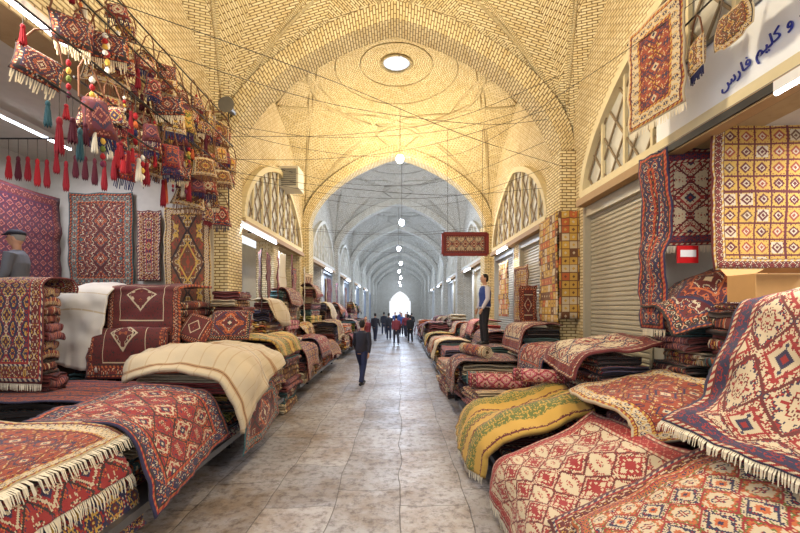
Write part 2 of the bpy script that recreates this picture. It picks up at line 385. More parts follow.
# ---------------------------------------------------------------- rugs
ST={ 'persian_red':(('red','navy','cream','orange','black'),'all',.24,.22),
 'dark_medallion':(('dred','black','cream','orange','navy'),'med',.7,.18),
 'cream_floral':(('cream','dred','red','rust','navy'),'all',.24,.2),
 'navy_gold':(('navy','dred','yellow','cream','red'),'all',.16,.18),
 'green_kilim':(('green','brown','yellow','yellow','dred'),'stripe',.85,0),
 'cream_kilim':(('cream','tan','tan','grey','brown'),'bands',1.1,.0),
 'rust':(('rust','cream','navy','yellow','dred'),'all',.24,.2),
 'brown_diamond':(('brown','cream','rust','yellow','black'),'med',.5,.14),
 'pink':(('pink','dred','cream','purple','red'),'all',.18,.15),
 'purple':(('purple','dred','rose','dred','navy'),'all',.15,.18),
 'yellow_grid':(('yellow','dred','rust','cream','brown'),'grid',.17,.14),
 'patch_grid':(('yellow','brown','orange','cream','brown'),'grid',.15,0),
 'teal_red':(('dred','teal','cream','orange','black'),'med',.5,.2),
 'orange_kilim':(('rust','red','orange','navy','dred'),'stripe',.3,0),
 'multi':(('cream','orange','navy','green','red'),'all',.26,.24),
 'rose':(('cream','red','red','rose','dred'),'all',.26,.2),
 'flower':(('cream','navy','red','red','dred'),'all',.4,.24),
 'crimson_plain':(('dred','dred','cream','orange','black'),'solo',.8,.1),
 'white_cloth':(('white','white','white','cream','cream'),'bands',1.4,.0)}
LBL={'persian_red':'red hand-knotted rug with navy border','dark_medallion':'dark crimson rug with medallion','cream_floral':'cream rug with red figures',
 'navy_gold':'navy and gold patterned rug','green_kilim':'olive and mustard striped kilim','cream_kilim':'cream flatweave kilim with thin stripes','rust':'rust rug with cream border',
 'brown_diamond':'brown kilim with diamond medallions','pink':'pink floral rug','purple':'dark purple patterned carpet','yellow_grid':'yellow rug with ornament squares',
 'patch_grid':'yellow and brown patchwork kilim','teal_red':'crimson rug with teal border','orange_kilim':'orange and red striped kilim','multi':'cream rug with colourful motifs',
 'rose':'pale rose rug with red diamonds','flower':'cream rug with large red flowers','crimson_plain':'plain crimson rug with one diamond','white_cloth':'plain white woven cloth'}
_rm={}
def rm(style,W,L,seed=0,bord=None,tile=None):
    key=(style,round(W,1),round(L,1),seed)
    if key not in _rm:
        c,mode,t,bd=ST[style]; _rm[key]=rugmat(style,W,L,c,mode,tile or t,bd if bord is None else bord,seed)
    return _rm[key]
def cr(p0,p1,p2,p3,t):
    return .5*((2*p1)+(p2-p0)*t+(2*p0-5*p1+4*p2-p3)*t*t+(3*p1-p0-3*p2+p3)*t**3)
def crv(P,t):
    n=len(P)-1; f=min(t*n,n-1e-6); i=int(f); f-=i
    a=P[i-1] if i>0 else P[0]*2-P[1]; d=P[i+2] if i+2<=n else P[n]*2-P[n-1]
    return cr(a,P[i],P[i+1],d,f)
rc=0
def drape(ctrl,style,label,W=None,L=None,fr='',name='rug',wave=.014,seed=None,nu=28,nv=36,cat='rug',group=None,bord=None,tile=None,flen=.09,th=.02):
    """ctrl rows follow the rug length (v), columns its width (u)"""
    global rc; rc+=1
    ctrl=[[Vector(p) for p in r] for r in ctrl]
    def ev(u,v): return crv([crv(r,u) for r in ctrl],v)
    def ln(f,n=20):
        l=0;p=f(0)
        for i in range(1,n+1): q=f(i/n); l+=(q-p).length; p=q
        return l
    W=W or ln(lambda t:ev(t,.5)); L=L or ln(lambda t:ev(.5,t))
    g=G(); sd=rc*3.1
    P=[[None]*(nu+1) for _ in range(nv+1)]
    for j in range(nv+1):
        for i in range(nu+1):
            p=ev(i/nu,j/nv); e=.01; du=ev(min(1,i/nu+e),j/nv)-ev(max(0,i/nu-e),j/nv); dv=ev(i/nu,min(1,j/nv+e))-ev(i/nu,max(0,j/nv-e))
            nn=du.cross(dv); nn=nn.normalized() if nn.length>1e-9 else Vector((0,0,1))
            w=noise.noise(Vector((p.x*2.2,p.y*2.2,p.z*2.2+sd)))*wave*1.6+noise.noise(Vector((p.x*6,p.y*6,p.z*6+sd)))*wave*.5
            ed=Vector((noise.noise(Vector((j*.35,sd,1)))*.03*(abs(i/nu-.5)*2)**4,noise.noise(Vector((i*.35,sd,4)))*.03*(abs(j/nv-.5)*2)**4,0))
            P[j][i]=p+nn*w+ed; g.v.append(tuple(P[j][i]))
    for j in range(nv):
        for i in range(nu):
            a=j*(nu+1)+i; ids=[a,a+1,a+nu+2,a+nu+1]
            g.face(ids,[((i+di)/nu*W-W/2,(j+dj)/nv*L-L/2) for di,dj in ((0,0),(1,0),(1,1),(0,1))])
    mat=rm(style,W,L,(rc*1.37)%7 if seed is None else seed,bord,tile)
    root=mk(name,None,label=label,cat=cat,group=group)
    c=P[nv//2][nu//2]; root.location=c; root.empty_display_size=.1
    for k in range(len(g.v)): g.v[k]=tuple(Vector(g.v[k])-c)
    bo=g.obj('pile_cloth',mat,root,smooth=True)
    m=bo.modifiers.new('thick','SOLIDIFY'); m.thickness=th; m.offset=0
    if fr:
        g=G(); rows=[]
        for ch in fr:
            if ch=='a': rows.append([(P[0][i],P[0][i]-P[1][i]) for i in range(nu+1)])
            if ch=='b': rows.append([(P[nv][i],P[nv][i]-P[nv-1][i]) for i in range(nu+1)])
            if ch=='l': rows.append([(P[j][0],P[j][0]-P[j][1]) for j in range(nv+1)])
            if ch=='r': rows.append([(P[j][nu],P[j][nu]-P[j][nu-1]) for j in range(nv+1)])
        for row in rows:
            tot=sum((row[i+1][0]-row[i][0]).length for i in range(len(row)-1)); n=max(10,int(tot/.013))
            for k in range(n):
                f=k/(n-1)*(len(row)-1); i=min(int(f),len(row)-2); f-=i
                p=row[i][0].lerp(row[i+1][0],f)-c; d=row[i][1].lerp(row[i+1][1],f).normalized(); al=(row[i+1][0]-row[i][0]).normalized()
                d=(d+al*R(-.25,.25)).normalized()
                q=p+d*flen*.45; r=q+(d*.35+Vector((0,0,-.75))).normalized()*flen*R(.4,.65)
                wv=al*.0055
                g.quad([p-wv,p+wv,q+wv,q-wv]); g.quad([q-wv,q+wv,r+wv*.5,r-wv*.5])
        g.obj('fringe',M_fringe,root,label='knotted cream wool fringe')
    return root
def grid_rows(rows,cols):
    return [[(x+R(-.015,.015),y+R(-.02,.02),z) for (x,z) in rows] for y in cols]
def hang(x0,y0,x1,y1,ztop,zbot,style,label,fr='b',wave=.02,**kw):
    P=[]
    for j in range(5):
        z=ztop+(zbot-ztop)*j/4
        P.append([(x0+(x1-x0)*i/4,y0+(y1-y0)*i/4,z-(.02 if i in(1,3) and j==0 else 0)) for i in range(5)])
    return drape(P,style,label,fr=fr,wave=wave,name='hanging_rug',nu=20,nv=24,**kw)
def foldmesh(style,n=3,seed=0):
    g=G(); w=1.0; H=.12; p=H/n; t=p*.84; rnd=random.Random(seed); path=[]
    ex=[rnd.uniform(0,.05) for _ in range(n+1)]
    for k in range(n):
        z=(k+.5)*p; a,b=(-w/2+p/2+ex[k],w/2-p/2-ex[k+1])
        if k%2: a,b=-w/2+p/2+ex[k+1],w/2-p/2-ex[k]
        xs=[a+(b-a)*i/8 for i in range(9)]
        if k%2: xs.reverse()
        path+=[(x,z) for x in xs]
        if k<n-1:
            e=xs[-1]; sg=1 if k%2==0 else -1
            for i in range(1,4):
                th=math.pi*i/4; path.append((e+sg*math.sin(th)*p/2,z+p/2-math.cos(th)*p/2))
    N=len(path); S=[0]
    for a,b in zip(path,path[1:]): S.append(S[-1]+math.hypot(b[0]-a[0],b[1]-a[1]))
    tot=S[-1]; nor=[]
    for i in range(N):
        a=path[max(0,i-1)]; b=path[min(N-1,i+1)]; dx,dz=b[0]-a[0],b[1]-a[1]; l=math.hypot(dx,dz); nor.append((-dz/l,dx/l))
    ny=8; 
    for side in (1,-1):
        for j in range(ny+1):
            y=-.5+j/ny
            for i in range(N):
                x=path[i][0]+nor[i][0]*t/2*side; z=path[i][1]+nor[i][1]*t/2*side
                z+=.008*math.sin(x*9+seed)*math.cos(y*8+seed*2)+.006*(1-abs(z/H-.5))*math.sin(y*13+seed+path[i][1]*60)-.01*(abs(x)*2)**6
                yy=y+ .02*math.sin(path[i][1]*90+seed)*(1 if abs(y)>.49 else 0)
                xx=x+.022*math.sin(y*7+seed+path[i][1]*70)*(abs(x)*2)**3
                g.v.append((xx,yy,z/H))
    M=(ny+1)*N
    def uv(i,j): return (S[i]/tot*3-1.5,-.5+j/ny)
    for j in range(ny):
        for i in range(N-1):
            a=j*N+i; u=[uv(i,j),uv(i+1,j),uv(i+1,j+1),uv(i,j+1)]
            g.face([a,a+1,a+N+1,a+N],u); b=a+M; g.face([b,b+N,b+N+1,b+1],[u[0],u[3],u[2],u[1]])
    for j in (0,ny):
        for i in range(N-1):
            a=j*N+i; g.face([a,a+M,a+M+1,a+1],[uv(i,j)]*4)
    for i in (0,N-1):
        for j in range(ny):
            a=j*N+i; g.face([a,a+N,a+N+M,a+M],[uv(i,j)]*4)
    return g.mesh('folded_'+style,rm(style,3,1,seed),True)
FM={st:foldmesh(st,random.choice([4,5]),i) for i,st in enumerate(ST) if st!='white_cloth'}
KEYS=list(FM); NF=0
def stack(x0,x1,y0,y1,z0,z1,group,keys=None,jit=.05,hh=(.12,.17)):
    global NF
    z=z0; keys=keys or KEYS; last=None
    while z<z1-.035:
        h=min(R(*hh),z1-z); 
        if z1-z-h<.06: h=z1-z
        st=random.choice([k for k in keys if k!=last] or keys); last=st; NF+=1
        o=mk('folded_rug',FM[st],label='folded '+LBL[st]+' in a pile',cat='rug',group=group)
        o.location=((x0+x1)/2+R(-jit,jit),(y0+y1)/2+R(-jit,jit),z); sgn=random.choice([0,math.pi])
        o.rotation_euler=(0,0,sgn+R(-.09,.09)); o.scale=((x1-x0)*R(.85,1),(y1-y0)*R(.85,1),h*.99)
        z+=h
def platform(x0,x1,y0,y1,z,label):
    root=mk('display_platform',None,label=label,cat='platform',loc=((x0+x1)/2,(y0+y1)/2,0))
    ox,oy=(x0+x1)/2,(y0+y1)/2
    g=G(); g.box((x0-ox,y0-oy,z-.07),(x1-ox,y1-oy,z)); g.obj('platform_top',M_steel,root)
    nn=max(2,int((y1-y0)/1.6)+1)
    for i in range(nn):
        for x in (x0+.1,x1-.3):
            y=y0+.08+(y1-y0-.16)*i/(nn-1); g=G(); g.box((x-ox-.03,y-oy-.03,0),(x-ox+.03,y-oy+.03,z-.07)); g.obj('leg',M_iron,root)
for (a,b) in ((.9,7.4),(8.6,14.4),(15.6,21.4),(22.6,28.4)):
    platform(-5.25 if a<1 else -3.3,-2.15,a,b,.35,'low iron display platform carrying piles of rugs')
for (a,b) in ((1.2,7.6),(8.6,14.4),(15.6,21.4),(22.6,28.4)):
    platform(1.12,3.3,a,b,.2,'low iron display platform under rug piles')
# ---- left piles
HID=(.28,.4); BIG=(.28,.36); MID=(.19,.25)
warm=['persian_red','dark_medallion','rust','navy_gold','teal_red','purple','cream_floral','brown_diamond']
stack(-3.95,-2.42,2.1,3.35,.35,.97,'rugs in the corner pile',warm)
drape(grid_rows([(-4.2,1.02),(-3.2,1.03),(-2.55,1.01),(-2.33,.93)],[2.05,2.6,3.4]),'rust','rust red and green rug with cream fringe topping a pile',fr='r',flen=.14)
drape(grid_rows([(-2.40,.82),(-2.30,.80),(-2.22,.64)],[2.1,2.6,3.3]),'persian_red','red rug peeking from the pile with cream fringe',fr='r',flen=.12,bord=.0)
drape(grid_rows([(-2.37,.62),(-2.3,.56),(-2.2,.3),(-2.17,.16)],[2.15,2.7,3.4]),'navy_gold','dark patterned rug hanging from the pile side',bord=.0)
stack(-3.15,-2.35,3.5,4.6,.35,.95,'rugs under the crimson rug',warm)
drape([[(-3.25,3.42,1.0),(-2.8,3.4,1.03),(-2.33,3.36,.96),(-2.12,3.3,.66),(-1.98,3.22,.3)],
       [(-3.27,3.8,1.04),(-2.8,3.9,1.07),(-2.3,3.9,1.0),(-2.1,3.9,.72),(-2.0,3.9,.42)],
       [(-3.27,4.6,1.06),(-2.8,4.65,1.1),(-2.3,4.7,1.03),(-2.12,4.7,.78),(-2.05,4.75,.5)]],'persian_red','crimson and navy floral rug draped over a pile',seed=2.2,tile=.3,wave=.035)
stack(-5.15,-3.35,4.6,5.75,.35,.86,'broad rugs on the platform',warm,hh=MID)
drape(grid_rows([(-5.15,.93),(-4.3,.94),(-3.5,.93),(-3.28,.84)],[4.5,5.1,5.8]),'orange_kilim','rust red flatweave kilim spread over a broad pile')
stack(-5.2,-4.42,5.0,5.3,.95,2.28,'upright block of rugs',['navy_gold','dark_medallion','purple'],hh=MID)
drape([[(-5.25,y_,z_),(-4.8,y_,z_+.01),(-4.36,y_,z_)] for y_,z_ in ((4.86,1.08),(4.88,1.6),(4.9,2.2),(5.0,2.36),(5.35,2.36),(5.4,2.2))],'navy_gold','navy and gold rug with fringe draped over a block',fr='a',seed=1.1)
stack(-5.1,-4.55,6.15,6.9,.36,2.1,'rugs under the white cloth',warm,hh=HID)
drape([[(-5.2,5.95,1.2),(-4.85,5.92,1.1),(-4.45,5.9,1.05)],[(-5.18,6.0,1.8),(-4.85,5.96,1.78),(-4.42,5.97,1.7)],[(-5.15,6.1,2.2),(-4.8,6.06,2.3),(-4.38,6.08,2.25)],[(-5.15,6.9,2.3),(-4.85,6.9,2.4),(-4.45,6.9,2.3)]],'white_cloth','plain white woven cloth over a rug pile',bord=0,wave=.04)
stack(-4.4,-3.4,6.25,7.3,.36,2.12,'block of crimson rugs',['crimson_plain','dark_medallion','crimson_plain'],hh=MID)
drape([[(x_+sh,y_,z_) for x_ in (-4.45,-3.95,-3.35)] for y_,z_,sh in ((6.02,1.25,.02),(6.08,1.8,0),(6.14,2.2,-.02),(6.25,2.34,-.02),(7.1,2.38,0))],'crimson_plain','dark crimson rug with diamond folded over a block',seed=3,tile=1.0,wave=.03,th=.04)
drape([[(x_,y_,z_) for x_ in (-4.62,-4.1,-3.45)] for y_,z_ in ((5.88,.96),(5.92,1.35),(5.95,1.62),(6.0,1.68),(6.05,1.6))],'crimson_plain','dark crimson rug with octagon leaning before the block',seed=3.5,tile=.9,wave=.03,th=.04)
# L7 piles
CK=['cream_kilim','brown_diamond','cream_floral','dark_medallion','green_kilim','cream_kilim','rust']
stack(-3.2,-2.05,4.9,6.35,.35,.95,'rugs under the cream kilim',CK,hh=(.1,.14))
stack(-3.25,-1.98,4.85,6.3,.95,1.36,'cream rugs under the cream kilim',['cream_kilim','multi','cream_kilim','rose'],hh=(.1,.14),jit=.03)
drape([[(-3.3,4.78,1.1),(-2.7,4.68,1.26),(-2.15,4.64,1.2),(-1.92,4.62,.9),(-1.82,4.6,.55)],
       [(-3.36,5.0,1.4),(-2.7,5.0,1.47),(-2.15,5.0,1.42),(-1.9,5.0,1.15),(-1.8,5.0,.78)],
       [(-3.35,5.7,1.42),(-2.7,5.7,1.48),(-2.15,5.7,1.42),(-1.92,5.7,1.25),(-1.82,5.7,1.02)],
       [(-3.35,6.3,1.42),(-2.7,6.3,1.46),(-2.15,6.3,1.42),(-1.94,6.3,1.3),(-1.86,6.3,1.12)]],'cream_kilim','cream flatweave kilim draped over a tall pile',seed=.4,wave=.06,th=.05)
drape([[(-2.02,4.95,.9),(-1.93,4.9,.7),(-1.9,4.86,.42),(-1.9,4.84,.2)],[(-2.0,5.6,.9),(-1.93,5.6,.7),(-1.9,5.6,.4),(-1.9,5.6,.22)],[(-2.0,6.2,.9),(-1.93,6.2,.72),(-1.92,6.25,.5),(-1.92,6.3,.34)]],'teal_red','crimson rug hanging over the platform edge',seed=2.6,wave=.03)
stack(-3.1,-2.1,6.5,7.3,.35,1.42,'rugs under the green kilim',warm+['yellow_grid','green_kilim'])
drape([[(-3.1,6.45,1.46),(-2.6,6.45,1.5),(-2.1,6.45,1.46),(-1.92,6.45,1.2)],[(-3.1,7.2,1.46),(-2.6,7.2,1.5),(-2.1,7.2,1.46),(-1.92,7.2,1.2)],[(-3.1,7.9,1.46),(-2.6,7.9,1.5),(-2.1,7.9,1.46),(-1.92,7.9,1.2)]],'green_kilim','olive and mustard kilim spread on a pile',seed=.2,wave=.04,th=.03)
stack(-3.05,-2.1,7.42,8.5,.0,1.4,'rugs at the pier foot',warm,hh=MID)
stack(-3.3,-2.75,6.95,7.55,1.55,2.3,'folded brown rugs beside the pier',['brown_diamond','rust','crimson_plain'],hh=(.1,.14))
def cushion(loc,w,h,style,rot,label):
    g=G(); N=12
    for sd in (1,-1):
        n0=len(g.v)
        for j in range(N+1):
            for i in range(N+1):
                u=-1+2*i/N;v=-1+2*j/N; d=.09*((1-u**4)*(1-v**4))**.6; k=1-.05*(u*u*v*v)
                g.v.append((u*w/2*k*(1-.04*(1-v*v)),-sd*d,v*h/2*k+h/2))
        for j in range(N):
            for i in range(N):
                a=n0+j*(N+1)+i; uv=[((i+di)/N*w-w/2,(j+dj)/N*h-h/2) for di,dj in ((0,0),(1,0),(1,1),(0,1))]
                g.face([a,a+1,a+N+2,a+N+1],uv)
    o=g.obj('cushion',rm(style,w,h,.7,.07,.5),smooth=True,label=label,cat='cushion'); o.location=loc; o.rotation_euler=rot; return o
cushion((-3.22,6.1,1.48),.54,.46,'crimson_plain',(-.5,.25,-.25),'dark crimson cushion with cream diamond')
cushion((-2.62,6.12,1.5),.62,.52,'dark_medallion',(-.45,0,.12),'red woven cushion with ornaments leaning back')
# ---- piles further on
def fill(side,y0,y1,ztops,grp,hh):
    xs=[(-2.8,-2.1),(-3.25,-2.85)] if side<0 else [(1.15,2.15),(2.25,3.05)]
    y=y0;i=0
    while y<y1-.8:
        l=R(1.1,1.6); l=min(l,y1-y)
        for k,(a,b) in enumerate(xs):
            z0=.35 if side<0 else .2
            zt=ztops[i%len(ztops)]*R(.85,1.15)*(1 if k==0 else (1.7 if side<0 else 1.45))
            stack(a,b,y,y+l-.05,z0,zt,grp,hh=hh,jit=.05)
            if R(0,1)<.75:
                st=random.choice(KEYS+['white_cloth']); e0,e1=(b,a) if side<0 else (a,b)
                sg=1 if side<0 else -1; o_=R(-.1,.15)
                drape([[(e1,yy,zt+.04),((e0+e1)/2,yy,zt+.06+R(0,.05)),(e0-sg*.03,yy,zt+.03),(e0+sg*.09,yy+o_,zt-.2),(e0+sg*.14,yy+o_,zt-R(.3,.65))] for yy in (y+.05,y+l*.5,y+l-.1)],st,LBL[st]+' draped over a pile',nu=14,nv=14,wave=.04)
        y+=l;i+=1
fill(-1,8.65,14.4,[1.2,1.35,1.0,1.5],'rugs piled along the shops',MID)
fill(-1,15.7,21.3,[1.2,.9,1.4],'rugs piled further along the shops',BIG)
fill(-1,22.7,28.3,[1.1,1.3],'rugs piled far along the shops',HID)
fill(1,10.4,14.4,[.95,1.1,.9],'rugs piled along the shutters',MID)
fill(1,15.7,21.3,[1.0,.8,1.2],'rugs piled further along the shutters',BIG)
fill(1,22.7,28.3,[1.1,.9],'rugs piled far along the shutters',HID)
# ---- right piles
stack(1.12,2.05,1.7,2.95,.2,.44,'rugs low in the front pile',warm); stack(1.12,2.05,3.05,4.3,.2,.44,'rugs low in the front pile',warm)
stack(2.12,2.95,1.6,2.9,.2,.72,'rugs in the front pile',warm,hh=HID); stack(2.15,3.25,3.5,4.38,.2,.9,'rugs in the middle pile',warm,hh=HID)
drape([[(.93,4.0,.16),(1.02,3.97,.5),(1.5,4.1,.66),(2.1,4.35,.86)],[(.9,3.3,.1),(1.0,3.3,.5),(1.5,3.4,.64),(2.2,3.7,.88)],[(.88,2.5,.08),(.98,2.5,.48),(1.5,2.6,.6),(2.3,2.95,.88)]],
  'rose','pale rose and red diamond rug draped to the floor',fr='l',seed=4.2,tile=.28,bord=.16,wave=.04,th=.03)
drape([[(1.02,2.76,.52),(1.65,2.92,.7),(2.4,3.12,.93),(3.0,3.14,1.0)],[(.95,2.2,.5),(1.65,2.3,.68),(2.4,2.4,.88),(3.0,2.4,.95)],[(.95,1.6,.5),(1.65,1.6,.66),(2.4,1.6,.84),(3.0,1.6,.92)]],'navy_gold','dark red and gold bordered rug between two others',seed=5)
drape([[(1.12,2.6,.6),(1.7,2.76,.77),(2.4,2.93,.98),(3.2,3.0,1.06)],[(1.04,2.15,.58),(1.7,2.25,.76),(2.4,2.25,.94),(3.2,2.2,1.02)],[(1.0,1.5,.58),(1.7,1.5,.75),(2.4,1.5,.92),(3.2,1.5,1.0)]],
  'multi','cream rug with colourful flowers spread on the pile',seed=2.7,tile=.26,bord=.14,wave=.03)
drape([[(2.0,4.75,1.04),(2.5,4.8,1.16),(3.15,4.8,1.22)],[(1.94,4.3,1.02),(2.5,4.2,1.16),(3.15,4.1,1.22)],[(2.1,3.75,.97),(2.6,3.55,1.1),(3.1,3.45,1.16)],[(2.08,3.58,.8),(2.62,3.34,.9),(3.1,3.28,.98)]],
  'rust','rust and navy rug with orange border over a pile',seed=1.9,bord=.2,wave=.045,th=.035)
stack(3.0,3.75,2.1,3.4,.2,2.0,'tall pile beside the shop',warm,hh=MID)
drape([[(3.5,3.35,2.1),(3.5,2.8,2.15),(3.5,2.1,2.15)],[(2.92,3.38,2.08),(2.92,2.85,2.12),(2.92,2.1,2.12)],[(2.74,3.36,1.7),(2.68,2.8,1.65),(2.72,2.1,1.65)],[(2.46,3.3,1.26),(2.4,2.75,1.17),(2.45,2.0,1.17)],[(2.1,3.2,1.1),(2.16,2.6,1.04),(2.28,1.95,1.05)]],
  'flower','cream, red and navy flower rug draped down a tall pile',fr='b',seed=.9,tile=.42,bord=.28,wave=.05)
stack(2.35,3.05,4.85,5.9,.2,1.4,'grey and red folded rugs',['cream_kilim','persian_red','dark_medallion','cream_floral'],hh=(.1,.13))
drape([[(2.05,4.78,1.14),(2.24,4.78,1.43),(2.75,4.78,1.5),(3.14,4.74,1.58)],[(2.05,5.3,1.18),(2.24,5.3,1.46),(2.75,5.3,1.55),(3.14,5.3,1.6)],[(2.1,5.9,1.25),(2.26,5.9,1.46),(2.75,5.9,1.53),(3.14,5.9,1.57)]],'cream_floral','red and cream rug over folded grey rugs',seed=3.3,tile=.34,wave=.05,th=.035)
stack(3.2,3.95,4.4,5.05,.2,1.95,'stack inside the shop corner',warm)
drape([[(3.02,4.98,2.0),(3.55,5.0,2.36),(4.05,5.0,2.5)],[(2.98,4.6,1.98),(3.5,4.55,2.3),(4.05,4.5,2.45)],[(2.92,4.3,1.68),(3.45,4.26,1.82),(4.0,4.2,1.92)]],'dark_medallion','crimson rug with cream figures over a stack',seed=.5,wave=.05)
stack(1.12,2.2,4.6,6.0,.2,.46,'rugs under the olive kilim',warm)
drape([[(.92,4.4,.14),(.98,4.38,.44),(1.45,4.38,.64),(2.2,4.5,.84)],[(.84,4.7,.13),(.95,4.75,.55),(1.5,4.8,.76),(2.22,4.85,.94)],[(.82,5.2,.16),(.95,5.25,.56),(1.5,5.3,.7),(2.25,5.3,.9)],[(.84,5.6,.16),(.97,5.6,.6),(1.5,5.6,.76),(2.25,5.6,.93)],[(.88,6.0,.2),(1.0,6.0,.52),(1.5,6.0,.66),(2.2,6.0,.86)]],'green_kilim','thick olive and mustard striped kilim draped to the floor',fr='l',seed=.6,bord=0,tile=.8,wave=.05,th=.06)
stack(1.15,2.1,6.15,7.2,.2,.7,'rugs near the rolls',warm); stack(2.3,3.05,6.0,7.25,.2,1.3,'rugs in front of the shutter',warm,hh=MID)
drape([[(2.12,y_,.9),(2.24,y_,1.32),(2.8,y_,1.37),(3.2,y_,1.37)] for y_ in (6.0,6.6,7.2)],'persian_red','red figured rug over a pile by the shutter',seed=6,wave=.03)
def roll(loc,rotz,L,r,style,label):
    g=G(); N=60; turns=3; ny=10
    for j in range(ny+1):
        for i in range(N+1):
            a=turns*2*math.pi*i/N; rr=r*(.25+.75*i/N); g.v.append((rr*math.cos(a),-L/2+L*j/ny,rr*math.sin(a)+r))
    for j in range(ny):
        for i in range(N):
            a=j*(N+1)+i; g.face([a,a+1,a+N+2,a+N+1],[((i+di)/N*2-1,(j+dj)/ny*L-L/2) for di,dj in ((0,0),(1,0),(1,1),(0,1))])
    o=g.obj('rolled_rug',rm(style,2,L,.3),smooth=True,label=label,cat='rug'); o.location=loc; o.rotation_euler=(0,0,rotz)
    m=o.modifiers.new('t','SOLIDIFY'); m.thickness=.012; m.offset=0; return o
roll((1.6,6.45,.7),1.35,.95,.13,'pink','rolled pink rug on a pile'); roll((1.62,6.8,.7),1.5,.95,.12,'teal_red','rolled crimson rug on a pile')
roll((1.95,5.6,.96),1.2,.7,.1,'pink','small rolled pink rug'); roll((1.5,8.0,1.05),.3,1.0,.12,'rust','rolled rust rug on a pile')
stack(1.15,2.2,7.35,8.6,.2,.95,'rugs by the brick pier',warm); stack(2.35,3.0,7.35,8.6,.2,1.6,'rugs against the brick pier',warm)
drape([[(.98,y_,.4),(1.1,y_,.96),(1.7,y_,1.02),(2.25,y_,1.02)] for y_ in (7.35,8.0,8.6)],'dark_medallion','crimson rug draped over a pile by the pier',seed=1.5,wave=.03)
drape([[(2.2,y_,1.15),(2.32,y_,1.63),(2.7,y_,1.7),(3.0,y_,1.7)] for y_ in (7.35,8.0,8.6)],'cream_floral','cream rug with red figures by the pier',seed=1.7,wave=.03)
stack(1.62,2.6,9.1,10.3,.2,1.1,'rugs the seller stands on',warm,hh=MID); stack(2.7,3.25,9.1,10.3,.2,1.5,'rugs behind the seller',warm,hh=HID)
stack(.95,1.5,8.8,10.2,.0,.75,'low rugs at the aisle edge',None)
hang(2.6,8.72,3.0,8.8,2.5,1.65,'crimson_plain','plain crimson rug propped upright beside the pier',fr='',tile=.4)
# ---- hanging rugs
hang(3.04,8.7,3.0,7.6,3.85,1.7,'patch_grid','patchwork kilim in yellow, brown and cream hung on the pier',fr='',seed=2.1)
hang(3.02,7.6,3.39,7.56,3.85,1.8,'patch_grid','patchwork kilim wrapping the front of the pier',fr='',seed=3.3)
hang(3.12,12.6,3.12,11.5,3.4,1.75,'patch_grid','patchwork kilim hung beside the shutter',fr='')
hang(3.12,10.9,3.2,10.0,3.1,1.6,'yellow_grid','yellow ornamented kilim hung near the shutter',fr='')
hang(3.34,4.28,4.9,4.28,4.1,2.4,'yellow_grid','large yellow rug with ornament squares hanging in the shop',tile=.17,bord=.13,fr='')
hang(3.12,4.85,3.8,4.7,3.9,2.75,'flower','red and cream rug hanging in the shop',tile=.36,bord=.16)
hang(3.06,5.1,3.12,4.66,3.88,1.75,'persian_red','narrow red rug hanging at the shop edge',wave=.07)
hang(-6.2,4.8,-6.2,7.3,4.0,2.3,'purple','large dark purple carpet hanging on the shop wall',fr='')
hang(-6.15,7.42,-4.95,7.42,4.15,2.4,'teal_red','red and navy carpet hanging on the shop side wall',fr='',tile=.3)
hang(-4.3,7.3,-3.45,7.3,3.85,1.85,'brown_diamond','brown kilim with large diamonds hanging on the pier',tile=.6)
hang(-4.85,7.38,-4.4,7.36,3.8,2.5,'navy_gold','narrow navy rug hanging by the pier',fr='')
xw=-3.2
for y0,y1,zt,zb,st in ((8.6,9.2,3.3,1.9,'dark_medallion'),(9.25,9.8,3.3,1.9,'purple'),(9.9,10.5,3.3,2.0,'pink'),(10.6,11.1,3.5,1.8,'white_cloth'),(11.15,11.6,3.5,1.9,'pink'),(11.7,12.4,3.2,1.6,'persian_red'),(12.6,13.1,3.3,1.5,'white_cloth'),(13.3,14.2,3.2,1.6,'brown_diamond'),
    (16.0,17.0,3.2,1.6,'rust'),(17.3,18.3,3.3,1.6,'purple'),(19,20,3.2,1.6,'persian_red'),(23,24,3.2,1.6,'cream_floral'),(25,26.2,3.2,1.6,'dark_medallion')):
    hang(xw+R(-.05,.25),y0,xw+R(-.05,.1),y1,zt,zb,st,LBL[st]+' hanging at a shop front',fr='')
# ---------------------------------------------------------------- hanging bags and tassels
def tassel_base(rgb,n):
    root=mk('tassel',None,label='%s wool tassel on a cord'%n,cat='tassel')
    g=G(); g.tube([(0,0,0),(0,0,-.16)],.004,5); g.obj('cord',M_cord,root)
    g=G(); g.ball((0,0,-.19),(.026,.026,.03),12,8)
    N=24
    rr=[(-.2,.016),(-.24,.022),(-.34,.034),(-.36,.03)]
    n0=len(g.v)
    for z,r in rr:
        for k in range(N):
            a=2*math.pi*k/N; q=r*(1+.22*(k%2)); g.v.append((q*math.cos(a),q*math.sin(a),z-(.015*(k%3) if z<-.33 else 0)))
    for i in range(3):
        for k in range(N): k2=(k+1)%N; g.face([n0+i*N+k,n0+(i+1)*N+k,n0+(i+1)*N+k2,n0+i*N+k2])
    g.obj('skirt',plain('wool_'+n,rgb,.95),root)
    return root
def pom_base(cols,n):
    root=mk('pompom_string',None,label='string of %s woollen pompoms'%n,cat='tassel')
    g=G(); g.tube([(0,0,0),(0,0,-.12-.06*len(cols))],.004,5); g.obj('cord',M_cord,root)
    for i,c in enumerate(cols):
        g=G(); g.ball((0,0,0),.026,10,7)
        g.v=[tuple(Vector(v)*(1+.2*noise.noise(Vector(v)*90))) for v in g.v]
        o=g.obj('pompom',plain('wool_'+c,C[c],.95),root); o.location=(0,0,-.14-.06*i)
    return root
